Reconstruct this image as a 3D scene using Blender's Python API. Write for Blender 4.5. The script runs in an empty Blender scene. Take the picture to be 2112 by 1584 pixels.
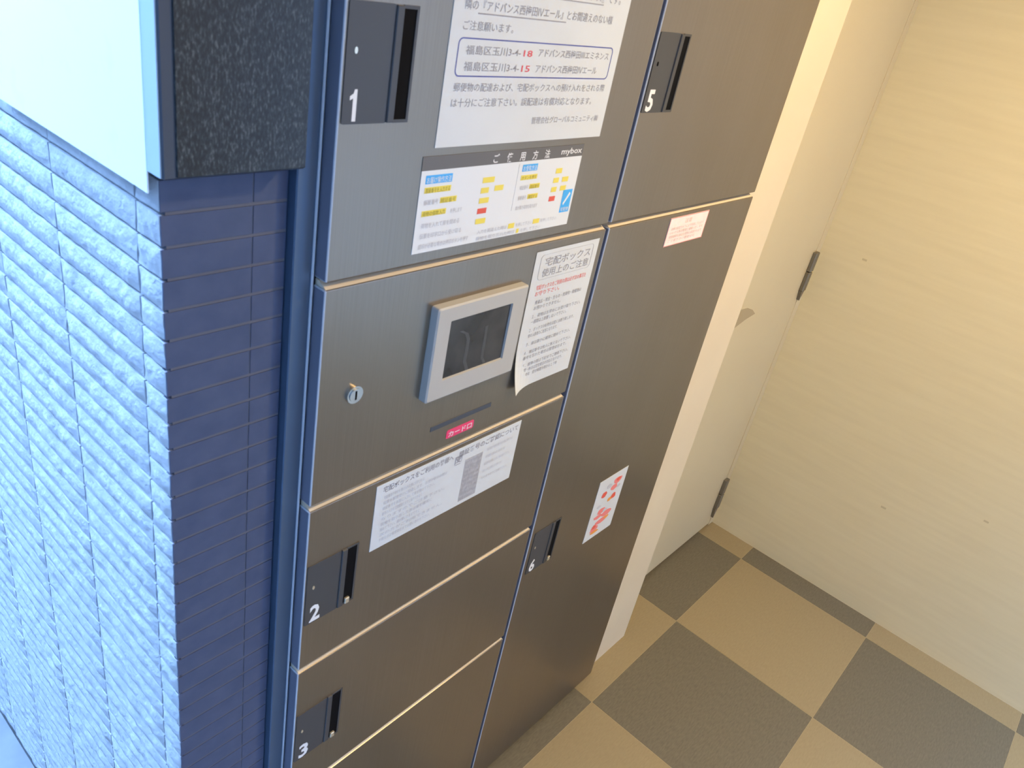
import bpy, bmesh, math, random
from mathutils import Vector, Matrix

# ------------------------------------------------------------------ camera, world, exposure
scene = bpy.context.scene
COL = scene.collection
F_PX = 1612.83                                    # focal length for a 2112 px wide frame
CAM = Vector((-0.46133, -0.57981, 1.69990))
ROT = Matrix(((0.65120, -0.73695, 0.18122), (-0.26593, -0.44524, -0.85501), (0.71079, 0.50859, -0.48592)))
cd = bpy.data.cameras.new('camera')
cd.sensor_fit = 'HORIZONTAL'; cd.sensor_width = 36.0; cd.lens = 36.0 * F_PX / 2112.0
cd.dof.use_dof = True; cd.dof.focus_distance = 3.0; cd.dof.aperture_fstop = 16.0
cd.clip_start = 0.01; cd.clip_end = 100
cam = bpy.data.objects.new('camera', cd); COL.objects.link(cam)
M = Matrix.Identity(4)
for r in range(3):
    M[r][0] = ROT[0][r]; M[r][1] = -ROT[1][r]; M[r][2] = -ROT[2][r]; M[r][3] = CAM[r]
cam.matrix_world = M
scene.camera = cam

world = bpy.data.worlds.new('overcast_sky'); scene.world = world
world.use_nodes = True
bg = world.node_tree.nodes['Background']
bg.inputs['Color'].default_value = (0.30, 0.54, 1.0, 1)
bg.inputs['Strength'].default_value = 27.0

vs = scene.view_settings
vs.view_transform = 'Standard'; vs.look = 'None'; vs.gamma = 1.0; vs.use_curve_mapping = False
vs.exposure = 0.0

# ------------------------------------------------------------------ dimensions (metres)
XL = -0.1545          # outer tile wall face (faces -x)
YT = 0.030            # tile face of the wall end (faces -y)
XW = 1.9312           # far right wall
YD = 0.1148           # recessed door face
PIER = (1.0005, 1.1991)
Y0 = 0.0              # locker door fronts
ZR = 1.3719           # bottom of the upper doors
GAP = 0.0085
LX = (0.0, 0.5); RX = (0.5085, 0.9975)
CEIL = 2.42
YF = -1.95            # opposite wall
T = 0.4494; TX = 1.8333; TY = -0.0536

def ray(px, py):
    d = Vector(((px - 1056) / F_PX, (py - 792) / F_PX, 1.0))
    return ROT.transposed() @ d
def on_y(px, py, y=0.0):
    d = ray(px, py); return CAM + d * ((y - CAM.y) / d.y)
def on_x(px, py, x):
    d = ray(px, py); return CAM + d * ((x - CAM.x) / d.x)
def rect(tl, tr, br, bl, y=0.0):
    """upright rectangle (x0,x1,z0,z1) on the plane y from four photo corners"""
    a, b, c, d = (on_y(*q, y) for q in (tl, tr, br, bl))
    return ((a.x + d.x) / 2, (b.x + c.x) / 2, (c.z + d.z) / 2, (a.z + b.z) / 2)

# ------------------------------------------------------------------ materials
def new_mat(name):
    m = bpy.data.materials.new(name); m.use_nodes = True
    return m, m.node_tree.nodes, m.node_tree.links, m.node_tree.nodes['Principled BSDF']

def plain(name, col, rough=0.6, metal=0.0, spec=0.5, coat=0.0):
    m, n, l, b = new_mat(name)
    b.inputs['Base Color'].default_value = (*col, 1)
    b.inputs['Roughness'].default_value = rough
    b.inputs['Metallic'].default_value = metal
    b.inputs['Specular IOR Level'].default_value = spec
    b.inputs['Coat Weight'].default_value = coat
    return m

def noisy(name, c1, c2, scale=(1, 1, 1), nscale=5.0, rough=0.6, metal=0.0, bump=0.0, bump_scale=None, detail=4.0, spec=0.5, lo=0.3, hi=0.7, bump_dist=0.002):
    m, n, l, b = new_mat(name)
    tc = n.new('ShaderNodeTexCoord'); mp = n.new('ShaderNodeMapping')
    geo = n.new('ShaderNodeNewGeometry')
    l.new(geo.outputs['Position'], mp.inputs['Vector'])
    mp.inputs['Scale'].default_value = scale
    nz = n.new('ShaderNodeTexNoise'); nz.inputs['Scale'].default_value = nscale; nz.inputs['Detail'].default_value = detail
    l.new(mp.outputs['Vector'], nz.inputs['Vector'])
    cr = n.new('ShaderNodeValToRGB')
    cr.color_ramp.elements[0].color = (*c1, 1); cr.color_ramp.elements[1].color = (*c2, 1)
    cr.color_ramp.elements[0].position = lo; cr.color_ramp.elements[1].position = hi
    l.new(nz.outputs['Fac'], cr.inputs['Fac']); l.new(cr.outputs['Color'], b.inputs['Base Color'])
    b.inputs['Roughness'].default_value = rough; b.inputs['Metallic'].default_value = metal
    b.inputs['Specular IOR Level'].default_value = spec
    if bump:
        nb = n.new('ShaderNodeTexNoise'); nb.inputs['Detail'].default_value = 6.0
        nb.inputs['Scale'].default_value = bump_scale or nscale
        l.new(mp.outputs['Vector'], nb.inputs['Vector'])
        bp = n.new('ShaderNodeBump'); bp.inputs['Strength'].default_value = bump; bp.inputs['Distance'].default_value = bump_dist
        l.new(nb.outputs['Fac'], bp.inputs['Height']); l.new(bp.outputs['Normal'], b.inputs['Normal'])
    return m

MT = {}
def brushed(name, c1, c2, rough):
    m, n, l, b = new_mat(name)
    geo = n.new('ShaderNodeNewGeometry'); mp = n.new('ShaderNodeMapping')
    l.new(geo.outputs['Position'], mp.inputs['Vector']); mp.inputs['Scale'].default_value = (900, 900, 4)
    nz = n.new('ShaderNodeTexNoise'); nz.inputs['Scale'].default_value = 1.0; nz.inputs['Detail'].default_value = 3
    l.new(mp.outputs['Vector'], nz.inputs['Vector'])
    mp2 = n.new('ShaderNodeMapping'); mp2.inputs['Scale'].default_value = (7, 7, 2.2)
    l.new(geo.outputs['Position'], mp2.inputs['Vector'])
    nz2 = n.new('ShaderNodeTexNoise'); nz2.inputs['Scale'].default_value = 1.0; nz2.inputs['Detail'].default_value = 4
    l.new(mp2.outputs['Vector'], nz2.inputs['Vector'])
    mx = n.new('ShaderNodeMath'); mx.operation = 'MULTIPLY_ADD'
    mx.inputs[1].default_value = 0.55; l.new(nz.outputs['Fac'], mx.inputs[0])
    mm = n.new('ShaderNodeMath'); mm.operation = 'MULTIPLY'; mm.inputs[1].default_value = 0.45
    l.new(nz2.outputs['Fac'], mm.inputs[0]); l.new(mm.outputs[0], mx.inputs[2])
    cr = n.new('ShaderNodeValToRGB')
    cr.color_ramp.elements[0].color = (*c1, 1); cr.color_ramp.elements[1].color = (*c2, 1)
    cr.color_ramp.elements[0].position = 0.3; cr.color_ramp.elements[1].position = 0.7
    l.new(mx.outputs[0], cr.inputs['Fac']); l.new(cr.outputs['Color'], b.inputs['Base Color'])
    b.inputs['Metallic'].default_value = 0.85
    mr = n.new('ShaderNodeMapRange'); mr.inputs['To Min'].default_value = rough - 0.025; mr.inputs['To Max'].default_value = rough + 0.025
    l.new(nz2.outputs['Fac'], mr.inputs['Value']); l.new(mr.outputs['Result'], b.inputs['Roughness'])
    b.inputs['Anisotropic'].default_value = 0.6
    tg = n.new('ShaderNodeTangent'); tg.direction_type = 'RADIAL'; tg.axis = 'Z'
    l.new(tg.outputs['Tangent'], b.inputs['Tangent'])
    return m

MT['steel'] = brushed('brushed_steel', (0.252, 0.215, 0.170), (0.310, 0.266, 0.212), 0.33)
MT['frame'] = plain('dark_frame', (0.085, 0.13, 0.20), 0.45, 0.4)
MT['side'] = plain('daylit_door_side', (0.17, 0.175, 0.225), 0.4)  # blue-grey paints daylight onto the door sides in place of steel
MT['sidebevel'] = plain('bevel_highlight', (0.50, 0.53, 0.58), 0.35)  # pale tone paints the edge highlight on door bevels and frame lip
MT['gap'] = plain('dark_gap', (0.012, 0.012, 0.014), 0.7)
MT['plate'] = plain('handle_plate_plastic', (0.055, 0.056, 0.06), 0.42)
MT['slot'] = plain('slot_black', (0.004, 0.004, 0.005), 0.8, 0.0, 0.1)
MT['digit'] = plain('digit_white', (0.80, 0.80, 0.80), 0.5)
MT['chrome'] = plain('chrome', (0.62, 0.61, 0.58), 0.18, 1.0)
MT['brass'] = plain('warm_metal', (0.75, 0.66, 0.48), 0.3, 0.7)
MT['bezel'] = plain('bezel_plastic', (0.44, 0.43, 0.40), 0.45)
MT['screen'] = noisy('screen_glass', (0.022, 0.022, 0.028), (0.05, 0.05, 0.055), (1, 1, 1), 28, rough=0.16, lo=0.35, hi=0.75)
MT['smear'] = plain('screen_smear', (0.058, 0.058, 0.060), 0.3)
MT['paper'] = noisy('white_paper', (0.62, 0.65, 0.665), (0.66, 0.69, 0.705), (1, 1, 1), 12, rough=0.5)
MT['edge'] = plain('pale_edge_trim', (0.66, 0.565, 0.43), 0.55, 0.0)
MT['board'] = noisy('white_board', (0.83, 0.84, 0.84), (0.88, 0.88, 0.88), (1, 1, 1), 22, rough=0.5, lo=0.25, hi=0.4)
MT['film'] = plain('label_film', (0.73, 0.755, 0.77), 0.4)
MT['ink'] = plain('ink_black', (0.10, 0.10, 0.12), 0.6)
MT['inkgrey'] = plain('ink_grey', (0.33, 0.33, 0.36), 0.6)
MT['inkpale'] = plain('ink_pale_grey', (0.52, 0.53, 0.57), 0.6)
MT['block'] = noisy('print_grey_block', (0.36, 0.36, 0.38), (0.46, 0.46, 0.48), (1, 1, 1), 160, rough=0.6)
MT['inkblue'] = plain('ink_blue', (0.09, 0.11, 0.36), 0.6)
MT['inkred'] = plain('ink_red', (0.72, 0.10, 0.12), 0.6)
MT['inkrose'] = plain('ink_rose', (0.80, 0.22, 0.20), 0.6)
MT['cyan'] = plain('print_sky_blue', (0.06, 0.42, 0.88), 0.5)
MT['yellow'] = plain('print_yellow', (0.80, 0.66, 0.10), 0.5)
MT['olive'] = plain('print_dark_yellow', (0.36, 0.30, 0.03), 0.5)
MT['pred'] = plain('print_red', (0.72, 0.10, 0.06), 0.5)
MT['orange'] = plain('print_orange', (0.80, 0.32, 0.06), 0.5)
MT['header'] = plain('header_grey_film', (0.13, 0.125, 0.12), 0.45)
MT['hot'] = plain('label_hot_pink', (0.78, 0.05, 0.16), 0.45)
MT['pinkp'] = noisy('pale_pink_paper', (0.84, 0.72, 0.68), (0.86, 0.77, 0.72), (1, 1, 1), 60, rough=0.6)
MT['pinkedge'] = plain('pink_border', (0.80, 0.32, 0.30), 0.6)
MT['tile'] = noisy('split_face_tile', (0.42, 0.44, 0.46), (0.56, 0.57, 0.585), (1, 1, 1), 45, rough=0.75, bump=0.9, bump_scale=110, bump_dist=0.003)
MT['mortar'] = plain('tile_mortar', (0.22, 0.23, 0.25), 0.9)
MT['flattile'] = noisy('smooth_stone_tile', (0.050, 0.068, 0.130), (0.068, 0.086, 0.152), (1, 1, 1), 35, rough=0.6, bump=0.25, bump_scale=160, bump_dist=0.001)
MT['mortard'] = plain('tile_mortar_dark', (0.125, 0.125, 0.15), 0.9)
MT['cream'] = noisy('cream_wallpaper', (0.70, 0.63, 0.43), (0.77, 0.70, 0.485), (1, 2.2, 30), 2.2, rough=0.7, bump=0.05, bump_scale=5.0, bump_dist=0.001, lo=0.1, hi=0.9, detail=6)
MT['pier'] = noisy('cream_paint', (0.70, 0.59, 0.41), (0.75, 0.635, 0.445), (1, 1, 1), 3.0, rough=0.65)
MT['doorp'] = noisy('cream_door_paint', (0.63, 0.535, 0.34), (0.66, 0.565, 0.365), (1, 1, 1), 2.5, rough=0.5)
MT['scuff'] = plain('brown_scuff', (0.42, 0.335, 0.20), 0.6)
MT['stain'] = plain('pale_brown_stain', (0.56, 0.49, 0.32), 0.8)
MT['hinge'] = plain('hinge_steel', (0.20, 0.185, 0.15), 0.45, 0.5)
MT['ceil'] = plain('ceiling_white', (0.80, 0.77, 0.71), 0.8)
MT['pave'] = noisy('pale_paving', (0.17, 0.175, 0.185), (0.21, 0.215, 0.225), (1, 1, 1), 18, rough=0.8)
MT['skyblock'] = noisy('blocker_grey', (0.13, 0.135, 0.14), (0.16, 0.16, 0.165), (1, 1, 1), 3, rough=0.85)  # for the unseen wall added to block sky light
MT['street'] = noisy('bounce_grey', (0.17, 0.175, 0.19), (0.21, 0.215, 0.23), (1, 1, 1), 3, rough=0.85)  # tuned as a reflector for daylight through the front opening
MT['grout'] = plain('floor_joint', (0.42, 0.34, 0.19), 0.7)
def vinyl(name, c1, c2):
    return noisy(name, c1, c2, (40, 170, 1), 1.6, rough=0.45, detail=6, lo=0.25, hi=0.75, bump=0.012, bump_dist=0.0004)
MT['dark_t'] = vinyl('grey_vinyl', (0.120, 0.104, 0.068), (0.178, 0.155, 0.103))
MT['beige_t'] = vinyl('beige_vinyl', (0.285, 0.22, 0.115), (0.33, 0.26, 0.14))
def granite():
    m, n, l, b = new_mat('dark_granite')
    geo = n.new('ShaderNodeNewGeometry'); mp = n.new('ShaderNodeMapping'); mp.inputs['Scale'].default_value = (520, 520, 230)
    mp.inputs['Rotation'].default_value = (0, math.radians(12), 0)
    l.new(geo.outputs['Position'], mp.inputs['Vector'])
    v = n.new('ShaderNodeTexNoise'); v.inputs['Scale'].default_value = 1.0; v.inputs['Detail'].default_value = 3.0
    l.new(mp.outputs['Vector'], v.inputs['Vector'])
    cr = n.new('ShaderNodeValToRGB'); e = cr.color_ramp.elements
    e[0].position = 0.38; e[0].color = (0.006, 0.009, 0.010, 1)
    e[1].position = 0.75; e[1].color = (0.10, 0.112, 0.105, 1)
    x = cr.color_ramp.elements.new(0.56); x.color = (0.020, 0.026, 0.030, 1)
    l.new(v.outputs['Fac'], cr.inputs['Fac']); l.new(cr.outputs['Color'], b.inputs['Base Color'])
    b.inputs['Roughness'].default_value = 0.35
    return m
MT['granite'] = granite()
MT['caseframe'] = plain('case_frame_grey', (0.050, 0.060, 0.080), 0.5)
MT['caseside'] = plain('case_side_daylit', (0.42, 0.50, 0.55), 0.5)  # pale tone puts the daylight on the case side into its colour
def emis(name, col, s):
    m, n, l, b = new_mat(name)
    b.inputs['Base Color'].default_value = (0.8, 0.8, 0.8, 1)
    b.inputs['Emission Color'].default_value = (*col, 1); b.inputs['Emission Strength'].default_value = s
    return m

# ------------------------------------------------------------------ mesh helpers
def obj(name, bm_or_mesh, mat, parent=None, label=None):
    if isinstance(bm_or_mesh, bmesh.types.BMesh):
        me = bpy.data.meshes.new(name); bm_or_mesh.to_mesh(me); bm_or_mesh.free()
    else:
        me = bm_or_mesh
    if mat is not None and not me.materials:
        me.materials.append(MT[mat] if isinstance(mat, str) else mat)
    o = bpy.data.objects.new(name, me); COL.objects.link(o)
    if parent is not None: o.parent = parent
    if label: o['label'] = label
    return o
def empty(name, loc=(0, 0, 0)):
    o = bpy.data.objects.new(name, None); o.location = loc; o.empty_display_size = 0.05; COL.objects.link(o); return o
def attach(o, root):
    o.parent = root; o.matrix_parent_inverse = Matrix.Translation(-Vector(root.location))
def tag(o, label, cat, group=None):
    o['label'] = label; o['category'] = cat
    if group: o['group'] = group
    return o
def struct(o, label=None):
    o['kind'] = 'structure'
    if label: o['label'] = label
    return o

class Pieces:
    """print made of separate pieces: each becomes an object of its own"""
    def __init__(self): self.items = []
    def new(self):
        b = bmesh.new(); self.items.append(b); return b
def add_box(bm, x0, x1, y0, y1, z0, z1, bevel=0.0, seg=1):
    if isinstance(bm, Pieces): bm = bm.new()
    r = bmesh.ops.create_cube(bm, size=1.0)
    vsx = r['verts']
    for v in vsx:
        v.co = Vector((x0 + (v.co.x + 0.5) * (x1 - x0), y0 + (v.co.y + 0.5) * (y1 - y0), z0 + (v.co.z + 0.5) * (z1 - z0)))
    if bevel:
        es = list({e for v in vsx for e in v.link_edges})
        bmesh.ops.bevel(bm, geom=es, offset=bevel, segments=seg, affect='EDGES', profile=0.5)
    return bm
def box(x0, x1, y0, y1, z0, z1, bevel=0.0, seg=1):
    return add_box(bmesh.new(), x0, x1, y0, y1, z0, z1, bevel, seg)
def rrect_pts(x0, x1, z0, z1, r, seg=5):
    pts = []
    for (cx, cz, a0) in ((x1 - r, z1 - r, 0), (x0 + r, z1 - r, 90), (x0 + r, z0 + r, 180), (x1 - r, z0 + r, 270)):
        for k in range(seg + 1):
            a = math.radians(a0 + 90 * k / seg); pts.append((cx + r * math.cos(a), cz + r * math.sin(a)))
    return pts
def add_prism(bm, pts, y0, y1):
    """closed outline in x,z (counter-clockwise seen from -y) extruded from y0 (front) to y1"""
    if isinstance(bm, Pieces): bm = bm.new()
    a = [bm.verts.new((x, y0, z)) for x, z in pts]; b = [bm.verts.new((x, y1, z)) for x, z in pts]
    n = len(pts)
    bm.faces.new(a); bm.faces.new(list(reversed(b)))
    for i in range(n):
        j = (i + 1) % n; bm.faces.new((a[j], a[i], b[i], b[j]))
    return bm
def prism(pts, y0, y1): return add_prism(bmesh.new(), pts, y0, y1)
def add_ring(bm, outer, inner, y0, y1):
    if isinstance(bm, Pieces): bm = bm.new()
    n = len(outer)
    O0 = [bm.verts.new((x, y0, z)) for x, z in outer]; I0 = [bm.verts.new((x, y0, z)) for x, z in inner]
    O1 = [bm.verts.new((x, y1, z)) for x, z in outer]; I1 = [bm.verts.new((x, y1, z)) for x, z in inner]
    for i in range(n):
        j = (i + 1) % n
        bm.faces.new((O0[i], O0[j], I0[j], I0[i])); bm.faces.new((O1[j], O1[i], I1[i], I1[j]))
        bm.faces.new((O0[j], O0[i], O1[i], O1[j])); bm.faces.new((I0[i], I0[j], I1[j], I1[i]))
    return bm
def ell(cx, cz, rx, rz, n=20): return [(cx + rx * math.cos(2 * math.pi * k / n), cz + rz * math.sin(2 * math.pi * k / n)) for k in range(n)]

_tc = {}
def glyph_mesh(s, bold=0.0):
    key = (s, bold)
    if key not in _tc:
        c = bpy.data.curves.new('text', 'FONT'); c.body = s; c.resolution_u = 2; c.offset = bold
        o = bpy.data.objects.new('text', c); COL.objects.link(o)
        me = bpy.data.meshes.new_from_object(o)
        COL.objects.unlink(o); bpy.data.objects.remove(o); bpy.data.curves.remove(c)
        vs_ = [v.co.copy() for v in me.vertices]; fs = [tuple(p.vertices) for p in me.polygons]
        bpy.data.meshes.remove(me); _tc[key] = (vs_, fs)
    return _tc[key]
def add_text(bm, s, x0, x1, zb, h, y, bold=0.0, cap=0.86, shear=0.0):
    """text from x0 to x1 (width fitted), baseline zb, glyph height h, on the plane y facing -y"""
    vsx, fs = glyph_mesh(s, bold)
    if not vsx: return
    if isinstance(bm, Pieces): bm = bm.new()
    mnx = min(v.x for v in vsx); mxx = max(v.x for v in vsx)
    sx = (x1 - x0) / max(1e-6, mxx - mnx); sz = h / cap
    nv = [bm.verts.new((x0 + (v.x - mnx) * sx, y, zb + v.y * sz)) for v in vsx]
    for f in fs:
        try: bm.faces.new([nv[i] for i in f])
        except ValueError: pass
def px_text(bm, s, pl, pr, hpx, y, bold=0.0, plane=0.0):
    """text between two photo points (baseline left and right); hpx glyph height in photo pixels"""
    a = on_y(*pl, plane); b = on_y(*pr, plane)
    h = (on_y(pl[0], pl[1] - hpx, plane).z - a.z)
    add_text(bm, s, a.x, b.x, (a.z + b.z) / 2, h * 0.95, y, bold)

random.seed(7)

# ================================================================== the setting
# floor with loose-laid vinyl tiles (checkerboard)
floor = struct(obj('floor', box(XL - 0.0, XW + 0.02, YF, 0.30, -0.06, -0.0006), 'grout'), 'checkerboard floor of grey and beige vinyl tiles')
for ix in range(-5, 1):
    for iy in range(-5, 2):
        x0 = max(TX + ix * T, XL); x1 = min(TX + (ix + 1) * T, XW)
        y0 = max(TY + (iy - 1) * T, YF); y1 = min(TY + iy * T, 0.30)
        if x1 - x0 < 0.01 or y1 - y0 < 0.01: continue
        dark = (ix + iy) % 2 == 0
        g = 0.0006
        obj('tile', box(x0 + g, x1 - g, y0 + g, y1 - g, -0.0006, 0.0, 0.0003), 'dark_t' if dark else 'beige_t', floor)
ground = struct(obj('ground', box(-6, XL - 0.001, -7, 12, -0.10, -0.002), 'pave'), 'pale paving outside the entrance')

struct(obj('ground_entrance', box(XL, 6, -7, YF - 0.001, -0.10, -0.002), 'pave'), 'pale paving before the entrance')
# walls
wall_right = struct(obj('wall_right', box(XW, XW + 0.12, YF, 0.32, -0.05, CEIL), 'cream'), 'cream grained wall at the far end of the lobby')
bm = box(PIER[0], PIER[1], 0.0207, 0.60, 0.0, CEIL)
add_box(bm, -0.02, PIER[0], 0.0207, 0.60, 1.86, CEIL)
wall_back = struct(obj('wall_back', bm, 'pier'), 'cream wall pier beside the parcel locker')
bm = box(PIER[1], XW, YD, YD + 0.15, 2.06, CEIL)
add_box(bm, PIER[1], XW, YD + 0.05, YD + 0.15, 0.0, 2.06)
struct(obj('wall_recess', bm, 'pier'), 'cream wall of the recess around the door')
bm = box(XL, 1.22, YF - 0.12, YF, -0.05, CEIL)
add_box(bm, 1.22, XW, YF - 0.12, YF, 2.12, CEIL)
add_box(bm, XL, XL + 0.12, YF, -1.10, -0.05, CEIL)  # unseen wall piece added to cut daylight entering from the left
add_box(bm, XL, XL + 0.12, -1.10, YT + 0.2, 2.15, CEIL)
struct(obj('wall_front', bm, 'cream'), 'unseen cream wall opposite the locker, openings shaped for the daylight')  # front opening placed and sized to gate daylight onto the locker
struct(obj('wall_added_left', box(-2.0, -1.8, -5.0, 12.0, -0.1, 3.5), 'skyblock'), 'added unseen grey wall that blocks low sky light')  # added out of view to dim the sky low on the tile wall
struct(obj('wall_added_front', box(-6.0, 6.0, -5.7, -5.5, -0.1, 5.0), 'street'), 'added unseen grey wall that limits and bounces front daylight')  # added out of view to cap the sky and bounce daylight inside
ceiling = struct(obj('ceiling', box(XL - 0.05, XW + 0.1, YF - 0.1, 0.62, CEIL, CEIL + 0.2), 'ceil'), 'white lobby ceiling')

struct(obj('ceiling_added', box(-1.30, XL - 0.05, YF - 0.1, 0.02, CEIL, CEIL + 0.2), 'ceil'), 'added unseen roof slab that shields the lobby from sky light')  # added out of view to keep sky light off the locker front

# recessed door with hinges
door = struct(obj('door_1', box(PIER[1] + 0.004, 1.893, YD, YD + 0.036, 0.014, 2.05, 0.001), 'doorp'), 'cream painted door in the recess beside the locker')
struct(obj('trim_1', box(1.896, XW - 0.0005, YD - 0.001, YD + 0.05, 0.004, 2.06, 0.001), 'doorp'), 'narrow cream door jamb against the right wall')
def hinge(z0, z1, tail):
    h = obj('hinge', box(1.872, 1.897, YD - 0.013, YD - 0.0002, z0, z0 + (z1 - z0) * 0.49, 0.002), 'hinge', door, 'dark metal hinge')
    obj('knuckle', box(1.872, 1.897, YD - 0.013, YD - 0.0002, z0 + (z1 - z0) * 0.51, z1, 0.002), 'hinge', h)
    obj('pivot_pin', prism([(1.884, z0 - tail), (1.8965, z0), (1.873, z0)], YD - 0.010, YD - 0.0002), 'hinge', h)
hinge(0.945, 1.070, 0.032)
hinge(0.095, 0.222, 0.045)
pts = [(1.40, 0.905), (1.46, 0.917), (1.52, 0.929), (1.574, 0.934), (1.545, 0.952), (1.505, 0.966), (1.46, 0.971), (1.42, 0.966)]
obj('scuff_mark', prism(pts, YD - 0.0006, YD - 0.0001), 'scuff', door, 'brown half-moon scuff on the door')

for k, (px, py, r_) in enumerate(((1822, 1047, 0.008), (2034, 1076, 0.007), (1783, 536, 0.007))):
    c_ = on_x(px, py, XW - 0.0003)
    obj('stain', box(XW - 0.0003, XW + 0.001, c_.y - r_, c_.y + r_, c_.z - r_ * 0.45, c_.z + r_ * 0.45, 0.0004), 'stain', wall_right)
# ---- outer tile wall (faces -x, towards the daylight) with split-face border tiles
wall_left = struct(obj('wall_left', box(XL + 0.006, -0.030, YT + 0.0065, 4.0, -0.05, 3.4), 'mortar'), 'outer wall of pale split-face border tiles in daylight')
CH = 0.0302; TH = 0.0268
def tile_mesh(length, nx, rough, variant, edge=0.0022, depth=0.009):
    """one tile; local u along length (0..length), v up (0..TH), w outwards (0..)"""
    rnd = random.Random(variant * 977 + int(length * 1e4))
    nz = 3
    bm = bmesh.new(); g = []
    for j in range(nz + 1):
        row = []
        for i in range(nx + 1):
            u = length * i / nx; v = TH * j / nz
            inner = 0 < i < nx and 0 < j < nz
            w = depth + (rnd.uniform(-rough, rough) if inner else rnd.uniform(-rough * 0.6, rough * 0.2) - edge)
            if inner: u += rnd.uniform(-.25, .25) * length / nx; v += rnd.uniform(-.2, .2) * TH / nz
            row.append(bm.verts.new((u, v, w)))
        g.append(row)
    for j in range(nz):
        for i in range(nx):
            bm.faces.new((g[j][i], g[j][i + 1], g[j + 1][i + 1], g[j + 1][i]))
    bm.normal_update()
    loop = [g[0][i] for i in range(nx + 1)] + [g[j][nx] for j in range(1, nz + 1)] + [g[nz][i] for i in range(nx - 1, -1, -1)] + [g[j][0] for j in range(nz - 1, 0, -1)]
    rim = [bm.verts.new(v.co) for v in loop]; base = [bm.verts.new((v.co.x, v.co.y, 0)) for v in loop]; loop = rim
    for i in range(len(loop)):
        j = (i + 1) % len(loop); bm.faces.new((loop[j], loop[i], base[i], base[j]))
    for f in bm.faces:
        f.normal_update(); f.smooth = f.normal.z > 0.4
    me = bpy.data.meshes.new('tile'); bm.to_mesh(me); bm.free()
    return me
def visible(p):
    q = ROT @ (Vector(p) - CAM)
    if q.z <= 0.05: return False
    u = 1056 + F_PX * q.x / q.z; v = 792 + F_PX * q.y / q.z
    return -25 < u < 2140 and -25 < v < 1610
# local (u, v, w) -> world (x = XL + 0.009 - w, y = y1 - u, z = v): w outwards is -x, u runs towards -y
OUT_L = Matrix(((0, 0, -1, 0), (-1, 0, 0, 0), (0, 1, 0, 0), (0, 0, 0, 1)))
joints = [YT, 0.0720] + [0.0720 + 0.1728 * k for k in range(1, 12)]
var_l = {}
rest = bmesh.new(); n_tiles = 0
for r in range(0, 84):
    z = 0.003 + r * CH
    for c in range(len(joints) - 1):
        y0, y1 = joints[c] + 0.0012, joints[c + 1] - 0.0012
        if c == 0: y0 = joints[0] + 0.0015
        L = y1 - y0; key = (round(L, 4), random.randrange(7))
        if key not in var_l:
            me = tile_mesh(L, 14 if L > 0.1 else 4, 0.0014, key[1]); me.materials.append(MT['tile']); var_l[key] = me
        mat = Matrix.Translation((XL + 0.009, y1, z)) @ OUT_L
        vis = any(visible((XL, yy, zz)) for yy in (y0, (y0 + y1) / 2, y1) for zz in (z, z + TH))
        if vis and n_tiles < 300 :
            o = bpy.data.objects.new('tile', var_l[key]); COL.objects.link(o); o.parent = wall_left; o.matrix_local = mat; n_tiles += 1
        else:
            tmp = bmesh.new(); tmp.from_mesh(var_l[key]); tmp.transform(mat)
            mm = bpy.data.meshes.new('x'); tmp.to_mesh(mm); tmp.free(); rest.from_mesh(mm); bpy.data.meshes.remove(mm)
ro = obj('further_tiles', rest, 'tile', wall_left); ro['kind'] = 'stuff'

# ---- end of the tile wall (faces -y), darker smooth border tiles
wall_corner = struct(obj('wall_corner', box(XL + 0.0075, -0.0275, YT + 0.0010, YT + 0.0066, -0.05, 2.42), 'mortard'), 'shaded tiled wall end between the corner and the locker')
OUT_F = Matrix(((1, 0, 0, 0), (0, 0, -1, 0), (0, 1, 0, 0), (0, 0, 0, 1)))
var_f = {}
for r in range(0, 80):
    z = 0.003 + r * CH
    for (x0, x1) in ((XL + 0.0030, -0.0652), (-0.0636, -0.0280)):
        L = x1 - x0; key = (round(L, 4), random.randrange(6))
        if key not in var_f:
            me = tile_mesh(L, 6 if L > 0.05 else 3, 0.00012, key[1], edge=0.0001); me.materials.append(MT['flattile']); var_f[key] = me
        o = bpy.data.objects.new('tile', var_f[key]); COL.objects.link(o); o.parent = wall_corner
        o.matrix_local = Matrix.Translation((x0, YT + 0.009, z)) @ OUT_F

# ---- ceiling downlights (they light the lobby)
def downlight(x, y, energy, label):
    t = tag(empty('ceiling_downlight', (x, y, CEIL)), label, 'ceiling light', 'lobby downlights')
    bm = bmesh.new()
    n = 32; o_, i_ = ell(0, 0, 0.085, 0.085, n), ell(0, 0, 0.07, 0.07, n)
    add_ring(bm, o_, i_, 0.0, 0.006)
    bmesh.ops.rotate(bm, verts=bm.verts, cent=(0, 0, 0), matrix=Matrix.Rotation(math.radians(90), 3, 'X'))
    for v in bm.verts: v.co.z = -abs(v.co.z) if abs(v.co.z) > 1e-9 else 0.0
    obj('trim_ring', bm, 'ceil', t)
    bm = bmesh.new(); bmesh.ops.create_circle(bm, cap_ends=True, radius=0.069, segments=32)
    for v in bm.verts: v.co.z = -0.002
    bmesh.ops.reverse_faces(bm, faces=bm.faces)
    obj('diffuser', bm, emis('lamp_glow', (1.0, 0.80, 0.48), 6.0), t)
    ld = bpy.data.lights.new('lamp', 'AREA'); ld.shape = 'DISK'; ld.size = 0.14; ld.energy = energy; ld.color = (1.0, 0.72, 0.36); ld.spread = math.radians(160)
    lo = bpy.data.objects.new('lamp', ld); COL.objects.link(lo); lo.parent = t; lo.location = (0, 0, -0.012)
downlight(0.95, -0.78, 26, 'round ceiling downlight nearer the right wall')
downlight(0.45, -1.30, 3, 'round ceiling downlight nearer the entrance')

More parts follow.
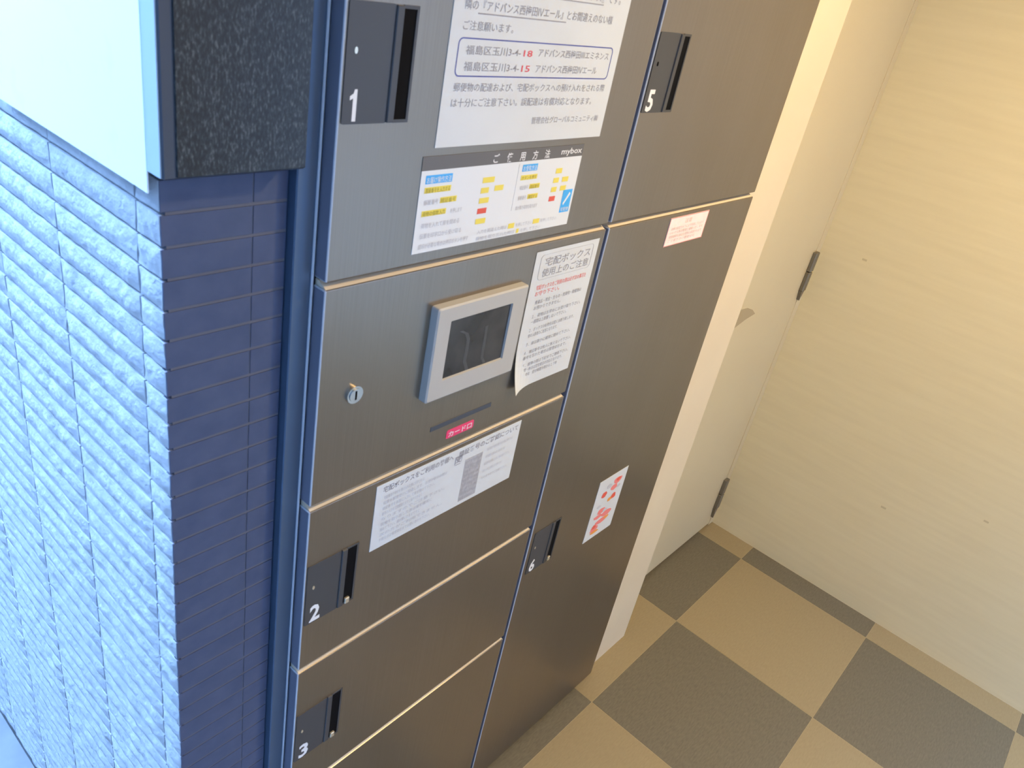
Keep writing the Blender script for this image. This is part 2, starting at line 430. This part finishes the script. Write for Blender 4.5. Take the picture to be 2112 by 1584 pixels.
# ================================================================== parcel locker
locker = tag(empty('parcel_locker', (0.49, 0.25, 0.0)), 'brushed steel parcel locker with numbered doors and a control panel', 'locker')
def part(name, bm, mat, parent=None, label=None):
    o = obj(name, bm, mat, None, label)
    if parent is None: attach(o, locker)
    else: o.parent = parent
    return o
part('casing', box(0.0005, 0.9970, 0.0225, 0.50, 0.014, 1.85), 'gap')
part('side_frame', box(-0.0265, -0.0012, 0.0185, 0.50, 0.0, 1.85, 0.0012), 'frame', label='dark side frame with a bright edge')
part('frame_lip', box(-0.0050, -0.0024, 0.0160, 0.0186, 0.0, 1.85, 0.0006), 'sidebevel', label='bright edge of the side frame')
part('plinth', box(0.0, 0.997, 0.035, 0.50, 0.0, 0.0145), 'gap')
part('top_rail', box(0.0, 0.9975, 0.002, 0.022, 1.7985, 1.85, 0.001), 'steel')

DT = 0.0200
ROWS_L = [(ZR, 1.79), (1.3634 - 0.2794, 1.3634), (0.7996, 1.0755), (0.5136, 0.7911), (0.0149, 0.5051)]
def leaf(name, x0, x1, z0, z1):
    d = part(name, box(x0, x1, Y0, Y0 + DT, z0, z1, 0.0016, 2), 'steel')
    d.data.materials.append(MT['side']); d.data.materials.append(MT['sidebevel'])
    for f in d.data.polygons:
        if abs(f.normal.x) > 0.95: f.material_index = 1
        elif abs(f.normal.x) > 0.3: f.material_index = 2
    bm = bmesh.new()
    prof = [(0.0008, z1 - 0.0004), (0.0150, z1 + 0.0064), (0.0195, z1 + 0.0064), (0.0195, z1 - 0.0004)]
    a = [bm.verts.new((x0 + 0.002, y, z)) for y, z in prof]; b = [bm.verts.new((x1 - 0.002, y, z)) for y, z in prof]
    bm.faces.new(list(reversed(a))); bm.faces.new(b)
    for i in range(4): bm.faces.new((a[i], a[(i + 1) % 4], b[(i + 1) % 4], b[i]))
    bmesh.ops.recalc_face_normals(bm, faces=bm.faces)
    obj('top_edge', bm, 'edge', d, 'pale sloping top edge')
    return d
d1 = leaf('door', *LX, ZR, 1.79)
panel = leaf('control_panel', *LX, 1.0840, 1.3634)
d2 = leaf('door', *LX, 0.7996, 1.0755)
d3 = leaf('door', *LX, 0.5136, 0.7911)
d4 = leaf('door', *LX, 0.0149, 0.5051)
d5 = leaf('door', *RX, ZR, 1.79)
d6 = leaf('door', *RX, 0.0149, 1.3634)

def handle(dr, x0, zc, digit, key_metal):
    """black recessed pull: number plate, ridge, finger slot; 80 x 104 mm"""
    z0, z1 = zc - 0.052, zc + 0.052
    W = 0.0800
    bm = prism(rrect_pts(x0 + 0.002, x0 + 0.0545, z0, z1, 0.0022), -0.0011, 0.001)
    pl = obj('handle_plate', bm, 'plate', dr, 'black plastic handle plate')
    obj('pull_ridge', box(x0 + 0.0545, x0 + 0.0632, -0.0030, 0.001, z0 + 0.0005, z1 - 0.0005, 0.0008), 'plate', dr)
    bm = bmesh.new()
    # finger slot: shallow black well with a thin rim
    add_box(bm, x0 + 0.0634, x0 + 0.0800, -0.0004, 0.001, z0 + 0.0010, z1 - 0.0010)
    obj('finger_slot', bm, 'slot', dr, 'black finger slot')
    bm = bmesh.new()
    o_ = [(x0 + 0.0633, z0), (x0 + 0.0633, z1), (x0 + 0.0825, z1), (x0 + 0.0825, z0)]
    i_ = [(x0 + 0.0640, z0 + 0.003), (x0 + 0.0640, z1 - 0.003), (x0 + 0.0795, z1 - 0.003), (x0 + 0.0795, z0 + 0.003)]
    add_ring(bm, list(reversed(o_)), list(reversed(i_)), -0.0012, 0.001)
    obj('slot_rim', bm, 'plate', dr)
    obj('indicator', prism(ell(x0 + 0.0125, z0 + 0.064, 0.0018, 0.0030, 14), -0.0016, 0.0), 'slot' if not key_metal else 'brass', dr)
    if key_metal == 2:
        obj('latch_tip', box(x0 + 0.066, x0 + 0.0735, -0.0042, 0.0, z0 + 0.002, z0 + 0.012, 0.001), 'brass', dr, 'small bright latch tip')
    bm = bmesh.new()
    w = 0.0085 if digit == '1' else 0.0165
    if digit == '1':
        q = [(0.0048, 0), (0.0092, 0), (0.0092, 1), (0.0062, 1), (0.0050, 0.87), (0.0012, 0.79), (0.0012, 0.66), (0.0048, 0.72)]
        bm.faces.new([bm.verts.new((x0 + 0.0085 + a, -0.00125, z0 + 0.0025 + 0.0285 * b)) for a, b in q])
    else:
        add_text(bm, digit, x0 + 0.0095, x0 + 0.0095 + w, z0 + 0.0030, 0.0275, -0.00125, 0.030, cap=0.70)
    obj('number', bm, 'digit', dr, 'white door number ' + digit)
handle(d1, LX[0] + 0.0015, 1.5805, '1', 1)
handle(d2, LX[0] + 0.0015, 0.9345, '2', 2)
handle(d3, LX[0] + 0.0015, 0.6475, '3', 2)
handle(d5, RX[0] + 0.0015, 1.5810, '5', 0)
handle(d6, RX[0] + 0.0090, 0.7180, '6', 2)

# control panel: screen in a bezel, lock, card slot, red label
bz0, bz1, bzz0, bzz1 = rect((906, 640.5), (1088, 590), (1057, 765), (879, 831), -0.012)
sz0, sz1, szz0, szz1 = rect((930.5, 662.5), (1057.7, 625), (1035.7, 740), (911, 785), -0.012)
bm = bmesh.new()
o0 = rrect_pts(bz0 - 0.001, bz1 + 0.001, bzz0 - 0.001, bzz1 + 0.001, 0.003, 3)
o1 = rrect_pts(bz0 + 0.0012, bz1 - 0.0012, bzz0 + 0.0012, bzz1 - 0.0012, 0.0025, 3)
i1 = rrect_pts(sz0, sz1, szz0, szz1, 0.001, 3); i0 = rrect_pts(sz0 + 0.001, sz1 - 0.001, szz0 + 0.001, szz1 - 0.001, 0.001, 3)
rings = [(o0, 0.0), (o0, -0.0108), (o1, -0.0125), (i1, -0.0125), (i0, -0.0095)]
loops = [[bm.verts.new((x, y, z)) for x, z in pts] for pts, y in rings]
for a, b in zip(loops[:-1], loops[1:]):
    for i in range(len(a)):
        j = (i + 1) % len(a); bm.faces.new((a[i], a[j], b[j], b[i]))
bezel = obj('screen_bezel', bm, 'bezel', panel, 'light grey plastic screen bezel')
scr = obj('screen', box(sz0 + 0.0005, sz1 - 0.0005, -0.0097, -0.004, szz0 + 0.0005, szz1 - 0.0005), 'screen', panel, 'dark grey display screen')
def stroke(pts, w):
    bm = bmesh.new(); L = []; Rr = []
    for k, (px, py) in enumerate(pts):
        p = on_y(px, py, -0.0099); L.append(bm.verts.new((p.x - w / 2, -0.0099, p.z))); Rr.append(bm.verts.new((p.x + w / 2, -0.0099, p.z)))
    for k in range(len(pts) - 1): bm.faces.new((L[k], L[k + 1], Rr[k + 1], Rr[k]))
    return bm
obj('screen_smear', stroke([(952, 683), (963, 688), (966, 700), (962, 725), (958, 745), (962, 762)], 0.006), 'smear', panel)
obj('screen_smear', stroke([(1004, 672), (1001, 695), (996, 722), (994, 738), (998, 748)], 0.005), 'smear', panel)
lc = on_y(729, 812)
bm = bmesh.new(); add_ring(bm, ell(lc.x, lc.z, 0.0112, 0.0112, 28), ell(lc.x, lc.z, 0.0085, 0.0085, 28), -0.0035, 0.001)
lk = obj('lock', bm, 'chrome', panel, 'round chrome key lock')
bm = prism(ell(lc.x, lc.z, 0.0084, 0.0084, 28), -0.0048, 0.0)
obj('lock_core', bm, 'chrome', panel)
obj('keyway', box(lc.x - 0.0011, lc.x + 0.0011, -0.0051, -0.004, lc.z - 0.0058, lc.z + 0.0058), 'slot', panel)
cs = rect((885, 883), (1011.7, 829.7), (1013, 838), (890, 889.5))
obj('card_slot', box(cs[0], cs[1], -0.0006, 0.001, cs[2], cs[3], 0.0002), MT['caseframe'], panel, 'dark narrow card slot')
rl = rect((919, 892.6), (975, 863), (978, 878), (920, 907))
obj('slot_label', prism(rrect_pts(rl[0], rl[1], rl[2], rl[3], 0.003), -0.0006, 0.0005), 'hot', panel, 'pink-red label with white characters under the card slot')
bm = bmesh.new(); add_text(bm, 'カード口', rl[0] + 0.004, rl[1] - 0.004, rl[2] + 0.0028, 0.0085, -0.0009, 0.012)
obj('label_text', bm, MT['digit'], panel)

# ================================================================== papers and labels stuck on the locker
def sheet(name, r, label, cat, mat='paper', th=0.0007, y=0.0):
    x0, x1, z0, z1 = r
    t = tag(empty(name, ((x0 + x1) / 2, y, z0)), label, cat)
    s = obj('sheet', box(x0, x1, y - th, y - 0.0001, z0, z1), mat); attach(s, t)
    return t
def print_on(t, name, bm, mat, label=None):
    for b in (bm.items if isinstance(bm, Pieces) else [bm]):
        o = obj(name, b, mat, None, label); attach(o, t)
YP = -0.0010

# --- big notice (A4 landscape)
nx0, nx1, nz0 = 0.1268, 0.4250, 1.5009
notice = sheet('notice_sheet', (nx0, nx1, nz0, nz0 + 0.210), 'large white notice sheet with boxed address lines on door one', 'notice')
bm = Pieces()
px_text(bm, '隣の『アドバンス西梅田Ⅳエール』とお間違えのない様', (957, 22), (1262, 44), 22, YP, 0.004)
px_text(bm, 'ご注意願います。', (953, 60), (1057, 66), 20, YP, 0.0)
px_text(bm, '福島区玉川3-4-', (959, 110), (1072, 115), 19, YP, 0.006)
px_text(bm, '福島区玉川3-4-', (954, 144), (1068, 147), 19, YP, 0.006)
px_text(bm, 'アドバンス西梅田Ⅲエミネンス', (1108, 118), (1253, 120), 17, YP, 0.004)
px_text(bm, 'アドバンス西梅田Ⅳエール', (1102, 150), (1228, 150), 17, YP, 0.004)
px_text(bm, '郵便物の配達および、宅配ボックスへの預け入れをされる際', (933, 187), (1244, 187), 18, YP)
px_text(bm, 'は十分にご注意下さい。誤配達は有償対応となります。', (928, 219), (1217, 214), 18, YP)
px_text(bm, '管理会社グローバルコミュニティ㈱', (1094, 254), (1230, 248), 14, YP)
add_text(bm, '当建物は『アドバンス西梅田Ⅲエミネンス』です。', nx0 + 0.020, nx1 - 0.022, 1.6575, 0.0118, YP)
add_text(bm, '配達員の皆様へ', nx0 + 0.085, nx1 - 0.085, 1.683, 0.016, YP, 0.01)
print_on(notice, 'text_line', bm, 'inkgrey')
bm = Pieces()
px_text(bm, '18', (1078, 116), (1096, 117), 17, YP, 0.01); px_text(bm, '15', (1073, 147.5), (1090, 148), 17, YP, 0.01)
print_on(notice, 'red_number', bm, 'inkred')
bx = rect((946, 78), (1263, 96), (1252, 164), (935, 157))
bm = Pieces()
add_ring(bm, rrect_pts(bx[0], bx[1], bx[2], bx[3], 0.006), rrect_pts(bx[0] + 0.0012, bx[1] - 0.0012, bx[2] + 0.0012, bx[3] - 0.0012, 0.005), YP, YP + 0.0002)
print_on(notice, 'text_frame', bm, 'inkblue')
bm = Pieces()
a, b = on_y(986, 22), on_y(1168, 36); add_box(bm, a.x, b.x, YP, YP + 0.0002, (a.z + b.z) / 2 - 0.0042, (a.z + b.z) / 2 - 0.0030)
add_box(bm, nx0 + 0.09, nx1 - 0.055, YP, YP + 0.0002, 1.6535, 1.6547)
print_on(notice, 'underline', bm, 'inkgrey')

# --- operating instructions with a dark header
ir = rect((868, 353), (1198, 321), (1169, 461), (849, 525))
instr = sheet('instruction_label', ir, 'white instruction label with yellow, red and blue marks under the big notice', 'label', 'film')
IX0, IX1, IZ0, IZ1 = ir
print_on(instr, 'header_strip', box(IX0 - 0.0005, IX1, -0.0007, -0.0001, IZ1, IZ1 + 0.0150), 'header', 'dark grey header strip')
bm = Pieces()
for k, ch in enumerate('ご使用方法'):
    xc = IX0 + (IX1 - IX0) * (0.405 + 0.083 * k); add_text(bm, ch, xc - 0.0048, xc + 0.0048, IZ1 + 0.0022, 0.0098, YP, 0.014)
add_text(bm, 'mybox', IX1 - 0.046, IX1 - 0.003, IZ1 + 0.0042, 0.0090, YP, 0.014)
print_on(instr, 'header_lettering', bm, 'digit')
def F(u, v): return (IX0 + (IX1 - IX0) * u, IZ1 - (IZ1 - IZ0) * v)
def blk(bm, u0, u1, v0, v1, y=YP):
    x0, z1 = F(u0, v0); x1, z0 = F(u1, v1); add_box(bm, x0, x1, y, y + 0.0002, z0, z1)
def line(bm, s, u0, u1, v, h, y=YP - 0.00015, bold=0.0):
    x0, z = F(u0, v); x1, _ = F(u1, v); add_text(bm, s, x0, x1, z, h * (IZ1 - IZ0), y, bold)
bm = Pieces(); blk(bm, 0.025, 0.165, 0.055, 0.155); blk(bm, 0.585, 0.685, 0.045, 0.135); blk(bm, 0.915, 0.985, 0.47, 0.80)
print_on(instr, 'blue_mark', bm, 'cyan')
bm = Pieces(); line(bm, 'お届け操作方法', 0.03, 0.16, 0.142, 0.07); line(bm, 'お受取方法', 0.59, 0.68, 0.124, 0.065); line(bm, '宅配便', 0.92, 0.98, 0.775, 0.05)
x, z = F(0.95, 0.60); add_prism(bm, [(x - 0.0065, z - 0.006), (x - 0.0048, z - 0.0085), (x + 0.0068, z + 0.006), (x + 0.0045, z + 0.0085)], YP - 0.0002, YP)
print_on(instr, 'white_mark', bm, 'digit')
bm = Pieces()
for (u0, u1, v0, v1) in ((0.025, 0.165, 0.195, 0.265), (0.115, 0.205, 0.335, 0.405), (0.025, 0.155, 0.475, 0.545), (0.345, 0.415, 0.155, 0.225), (0.343, 0.390, 0.285, 0.355), (0.425, 0.480, 0.275, 0.345), (0.342, 0.400, 0.415, 0.485), (0.340, 0.400, 0.685, 0.755),
                         (0.585, 0.695, 0.185, 0.250), (0.655, 0.725, 0.315, 0.380), (0.655, 0.725, 0.455, 0.520), (0.825, 0.870, 0.145, 0.215), (0.820, 0.860, 0.275, 0.345), (0.885, 0.930, 0.275, 0.345), (0.818, 0.856, 0.405, 0.475), (0.883, 0.926, 0.400, 0.470), (0.560, 0.600, 0.830, 0.900), (0.730, 0.775, 0.830, 0.895), (0.622, 0.638, 0.925, 0.985)):
    blk(bm, u0, u1, v0, v1)
print_on(instr, 'yellow_mark', bm, 'yellow')
bm = Pieces(); blk(bm, 0.341, 0.396, 0.550, 0.620); blk(bm, 0.815, 0.858, 0.535, 0.605)
print_on(instr, 'red_mark', bm, 'pred')
bm = Pieces()
line(bm, '部屋番号を入力する', 0.03, 0.16, 0.258, 0.055); line(bm, '暗証番号', 0.12, 0.20, 0.398, 0.055); line(bm, '荷物の個数入力', 0.03, 0.15, 0.538, 0.055)
line(bm, 'ボタンを押す', 0.59, 0.69, 0.244, 0.05); line(bm, '暗証番号', 0.66, 0.72, 0.374, 0.05); line(bm, '確認する', 0.66, 0.72, 0.514, 0.05)
print_on(instr, 'text_line', bm, 'olive')
bm = Pieces()
line(bm, '部屋番号', 0.03, 0.105, 0.400, 0.06); line(bm, 'を押します', 0.18, 0.245, 0.545, 0.06); line(bm, '荷物を入れて扉を閉める', 0.03, 0.24, 0.685, 0.06)
line(bm, '伝票を印字口から受け取る', 0.03, 0.26, 0.815, 0.06); line(bm, '認印が必要な場合は押印ボタンを押す', 0.03, 0.31, 0.945, 0.06)
line(bm, '暗証番号', 0.59, 0.645, 0.375, 0.055); line(bm, '部屋番号', 0.59, 0.645, 0.515, 0.055); line(bm, '扉が開き荷物を取り出す', 0.585, 0.735, 0.65, 0.055)
line(bm, '入力を間違えた時は', 0.36, 0.55, 0.888, 0.05); line(bm, 'を押して下さい', 0.61, 0.72, 0.888, 0.05); line(bm, 'を押して下さい', 0.785, 0.90, 0.888, 0.05)
line(bm, '荷物を取り忘れた時は', 0.36, 0.61, 0.978, 0.05); line(bm, 'を押して下さい', 0.65, 0.79, 0.978, 0.05)
blk(bm, 0.5600, 0.5606, 0.03, 0.65)
print_on(instr, 'text_line', bm, 'inkpale')

# --- terms sheet next to the screen, lower left corner curling off
def curled(x0, x1, z0, z1):
    bm = bmesh.new(); nx, nz = 16, 22; g = []
    for j in range(nz + 1):
        row = []
        for i in range(nx + 1):
            u, v = i / nx, j / nz
            c = max(0.0, (1 - u) + (1 - v) - 1.62) * 2.0
            row.append(bm.verts.new((x0 + (x1 - x0) * u + c * c * 0.006, -0.0006 - c * c * 0.022, z0 + (z1 - z0) * v)))
        g.append(row)
    for j in range(nz):
        for i in range(nx): bm.faces.new((g[j][i], g[j][i + 1], g[j + 1][i + 1], g[j + 1][i]))
    return bm
tr_ = (0.3425, 0.4880, 1.1330, 1.3517)
terms = tag(empty('terms_sheet', (0.415, 0, tr_[2])), 'white sheet of red and grey lines beside the screen, corner curling', 'notice')
s = obj('sheet', curled(*tr_), 'paper'); attach(s, terms)
TX0, TX1, TZ0, TZ1 = tr_
def tl(bm, s_, u0, u1, v, h, bold=0.0):
    x0 = TX0 + (TX1 - TX0) * u0; x1 = TX0 + (TX1 - TX0) * u1; add_text(bm, s_, x0, x1, TZ1 - (TZ1 - TZ0) * v, h * (TZ1 - TZ0), YP, bold)
bm = Pieces(); tl(bm, '宅配ボックス', 0.16, 0.88, 0.105, 0.055, 0.0); tl(bm, '使用上のご注意', 0.14, 0.88, 0.175, 0.052, 0.0)
rp0 = rrect_pts(TX0 + 0.012, TX1 - 0.012, TZ1 - 0.043, TZ1 - 0.006, 0.006); 
add_ring(bm, rp0, [(x * 0.992 + (TX0 + TX1) / 2 * 0.008, z * 0.992 + (TZ1 - 0.0245) * 0.008) for x, z in rp0], YP, YP + 0.0001)
print_on(terms, 'title_line', bm, 'inkgrey')
bm = Pieces(); tl(bm, '宅配ボックスをご利用の際は必ず次の事項を', 0.10, 0.90, 0.262, 0.030, 0.006); tl(bm, 'お守り下さい。', 0.10, 0.48, 0.305, 0.030, 0.006)
print_on(terms, 'red_line', bm, 'inkrose')
bm = Pieces()
body = ['貴重品・現金・生もの・危険物・動植物は', 'お預かりできません。', '１．荷物はお早めにお受け取り下さい。', '一週間以上放置しないで下さい。', '２．ボックスの私物化は固くお断り致します。', '他の入居者のご迷惑となります。', '３．扉は静かに確実に閉めて下さい。', '４．暗証番号は他人に教えないで下さい。', '番号を忘れた場合は管理会社まで。', '５．故障の際は下記までご連絡下さい。', '夜間・休日は翌営業日の対応となります。', '管理会社　受付時間９時から１７時']
ends = [0.88, 0.55, 0.92, 0.7, 0.86, 0.6, 0.85, 0.9, 0.84, 0.9, 0.82, 0.75]
vv = [0.365, 0.405, 0.465, 0.505, 0.565, 0.605, 0.67, 0.735, 0.775, 0.835, 0.875, 0.915]
for s_, e_, v_ in zip(body, ends, vv): tl(bm, s_, 0.13 + 0.02 * (v_ > .8), e_ , v_, 0.026)
print_on(terms, 'text_line', bm, 'inkgrey')

# --- wide white label at the top of door two
br_ = rect((777.5, 1004.7), (1072, 867), (1052, 984.5), (761, 1136.5))
lab = sheet('usage_label', br_, 'wide white label with a grey text block across the top of door two', 'label')
BX0, BX1, BZ0, BZ1 = br_
def bl(bm, s_, u0, u1, v, h, bold=0.0):
    add_text(bm, s_, BX0 + (BX1 - BX0) * u0, BX0 + (BX1 - BX0) * u1, BZ1 - (BZ1 - BZ0) * v, h * (BZ1 - BZ0), YP, bold)
bm = Pieces()
bl(bm, '宅配ボックスをご利用の皆様へ', 0.04, 0.49, 0.13, 0.085, 0.012); bl(bm, '暗証番号のご確認について', 0.53, 0.98, 0.13, 0.085, 0.012)
bl(bm, '図', 0.505, 0.555, 0.24, 0.13, 0.02)
for k in range(9): bl(bm, ['受付番号の一覧', '暗証番号の確認', '部屋番号の入力'][k % 3], 0.592, 0.708, 0.315 + 0.076 * k, 0.042, 0.0)
print_on(lab, 'text_line', bm, 'inkgrey')
print_on(lab, 'grey_block', box(BX0 + (BX1 - BX0) * 0.585, BX0 + (BX1 - BX0) * 0.715, -0.0009, -0.0006, BZ1 - (BZ1 - BZ0) * 0.94, BZ1 - (BZ1 - BZ0) * 0.24), MT['block'], 'grey printed block')
bm = Pieces()
left = ['宅配業者が荷物を預け入れた際に印字される', '伝票を郵便受けに投函します。お受け取りの際は', '暗証番号を画面に入力して扉を開けて下さい。', '番号の入力を三回間違えますと操作できなく', 'なりますのでご注意下さい。', '荷物を取り出した後は扉を確実に', '閉めて下さい。扉が開いたままですと', '次の方がご利用できません。', '不明な点は管理会社までお問い合わせ下さい。']
for k, s_ in enumerate(left): bl(bm, s_, 0.05, 0.30 + 0.16 * ((k * 5) % 3) / 2, 0.24 + k * 0.083, 0.05)
for k, s_ in enumerate(left[:5]): bl(bm, s_, 0.745, 0.95 - 0.05 * (k % 2), 0.26 + k * 0.12, 0.045)
print_on(lab, 'text_line', bm, 'inkpale')

# --- pale pink sticker at the top of the tall right door
pr_ = rect((1382.8, 451), (1461, 433), (1447, 488), (1368, 509.6))
pk = sheet('pink_sticker', pr_, 'small pale pink sticker near the top of the tall right door', 'sticker', 'pinkp')
x0, x1, z0, z1 = pr_
bm = Pieces(); add_ring(bm, [(x1, z1), (x0, z1), (x0, z0), (x1, z0)], [(x1 - .0012, z1 - .0012), (x0 + .0012, z1 - .0012), (x0 + .0012, z0 + .0012), (x1 - .0012, z0 + .0012)], YP, YP + 0.0002)
print_on(pk, 'pink_border', bm, 'pinkedge')
bm = Pieces(); add_text(bm, '注意', x0 + 0.052, x0 + 0.075, z1 - 0.013, 0.0075, YP)
for k in range(4): add_text(bm, ['本機は防犯カメラにより録画しています', 'いたずら等は警察に通報いたします', '保管期限を過ぎた荷物は返送されます', 'ご了承下さい管理会社'][k], x0 + 0.010, x1 - 0.010 - 0.02 * (k == 3), z1 - 0.022 - k * 0.0072, 0.0048, YP)
print_on(pk, 'text_line', bm, plain('ink_faint_pink', (0.74, 0.52, 0.48), 0.6))

# --- red and white sticker low on the tall right door
sr_ = rect((1235.5, 995.5), (1291.7, 964.8), (1261, 1081.8), (1204.8, 1117))
st = sheet('warning_sticker', sr_, 'white sticker with red and orange pictures low on the tall right door', 'sticker')
x0, x1, z0, z1 = sr_; W_, H_ = x1 - x0, z1 - z0
def sp(u, v): return (x0 + W_ * u, z1 - H_ * v)
def blob(bm, u, v, ru, rv, n=12, y=YP):
    rnd = random.Random(int(u * 100 + v * 1000)); c = sp(u, v)
    add_prism(bm, [(c[0] + W_ * ru * math.cos(2 * math.pi * k / n) * rnd.uniform(.75, 1.1), c[1] + H_ * rv * math.sin(2 * math.pi * k / n) * rnd.uniform(.75, 1.1)) for k in range(n)], y, y + 0.0002)
bm = Pieces(); blob(bm, .70, .14, .17, .055); blob(bm, .63, .24, .13, .05); blob(bm, .38, .56, .14, .05); blob(bm, .30, .64, .16, .04); blob(bm, .62, .66, .2, .055); blob(bm, .50, .76, .24, .05); blob(bm, .30, .84, .16, .05)
print_on(st, 'rose_picture', bm, 'inkrose')
bm = Pieces(); blob(bm, .30, .27, .11, .05); blob(bm, .70, .40, .10, .05); blob(bm, .26, .80, .08, .04); blob(bm, .72, .13, .08, .03)
for b_ in bm.items:
    for v in b_.verts: v.co.y -= 0.0002
print_on(st, 'red_picture', bm, 'pred')
bm = Pieces(); blob(bm, .57, .42, .08, .035); blob(bm, .34, .90, .16, .025); blob(bm, .66, .74, .10, .025)
for b_ in bm.items:
    for v in b_.verts: v.co.y -= 0.0003
print_on(st, 'orange_picture', bm, 'orange')
bm = Pieces(); blob(bm, .42, .17, .10, .04); blob(bm, .80, .26, .07, .03); blob(bm, .52, .58, .09, .03); blob(bm, .22, .45, .08, .025)
for b_ in bm.items:
    for v in b_.verts: v.co.y -= 0.0004
print_on(st, 'grey_picture', bm, 'inkpale')

# ================================================================== things on the tiled corner
# dark speckled sign case on the wall end
cx0, cx1 = -0.1605, -0.0275
case = tag(empty('sign_case', (-0.094, 0.03, 1.488)), 'dark speckled stone panel in a grey frame above the shaded tiles', 'sign panel')
bm = bmesh.new()
add_box(bm, cx0, cx1, 0.006, YT + 0.012, 1.488, 1.92, 0.0012)
b_ = obj('case_body', bm, 'caseframe'); attach(b_, case)
b_ = obj('stone_face', box(cx0 + 0.011, cx1 - 0.0006, 0.0045, 0.0075, 1.4895, 1.91, 0.0006), 'granite', None, 'dark speckled stone face'); attach(b_, case)
b_ = obj('case_side', box(cx0 - 0.0012, cx0 - 0.0001, 0.008, YT + 0.011, 1.489, 1.918), 'caseside', None, 'side of the case with daylight painted pale'); attach(b_, case)

# white sheet on the daylight wall
XB = XL - 0.006
p0, p1 = on_x(3, 203, XB), on_x(308, 400, XB)
board = tag(empty('white_notice_board', (XB, 0.19, 1.48)), 'overexposed white sheet on the bright tiled wall', 'notice')
b_ = obj('sheet', box(XB - 0.0016, XB, p1.y, p0.y, (p0.z + p1.z) / 2, (p0.z + p1.z) / 2 + 0.21, 0.0004), 'board'); attach(b_, board)
for yy in (p1.y + 0.03, p0.y - 0.03):
    for zz in (1.52, 1.65):
        b_ = obj('adhesive_pad', box(XB, XL + 0.002, yy - 0.01, yy + 0.01, zz - 0.01, zz + 0.01), 'board'); attach(b_, board)
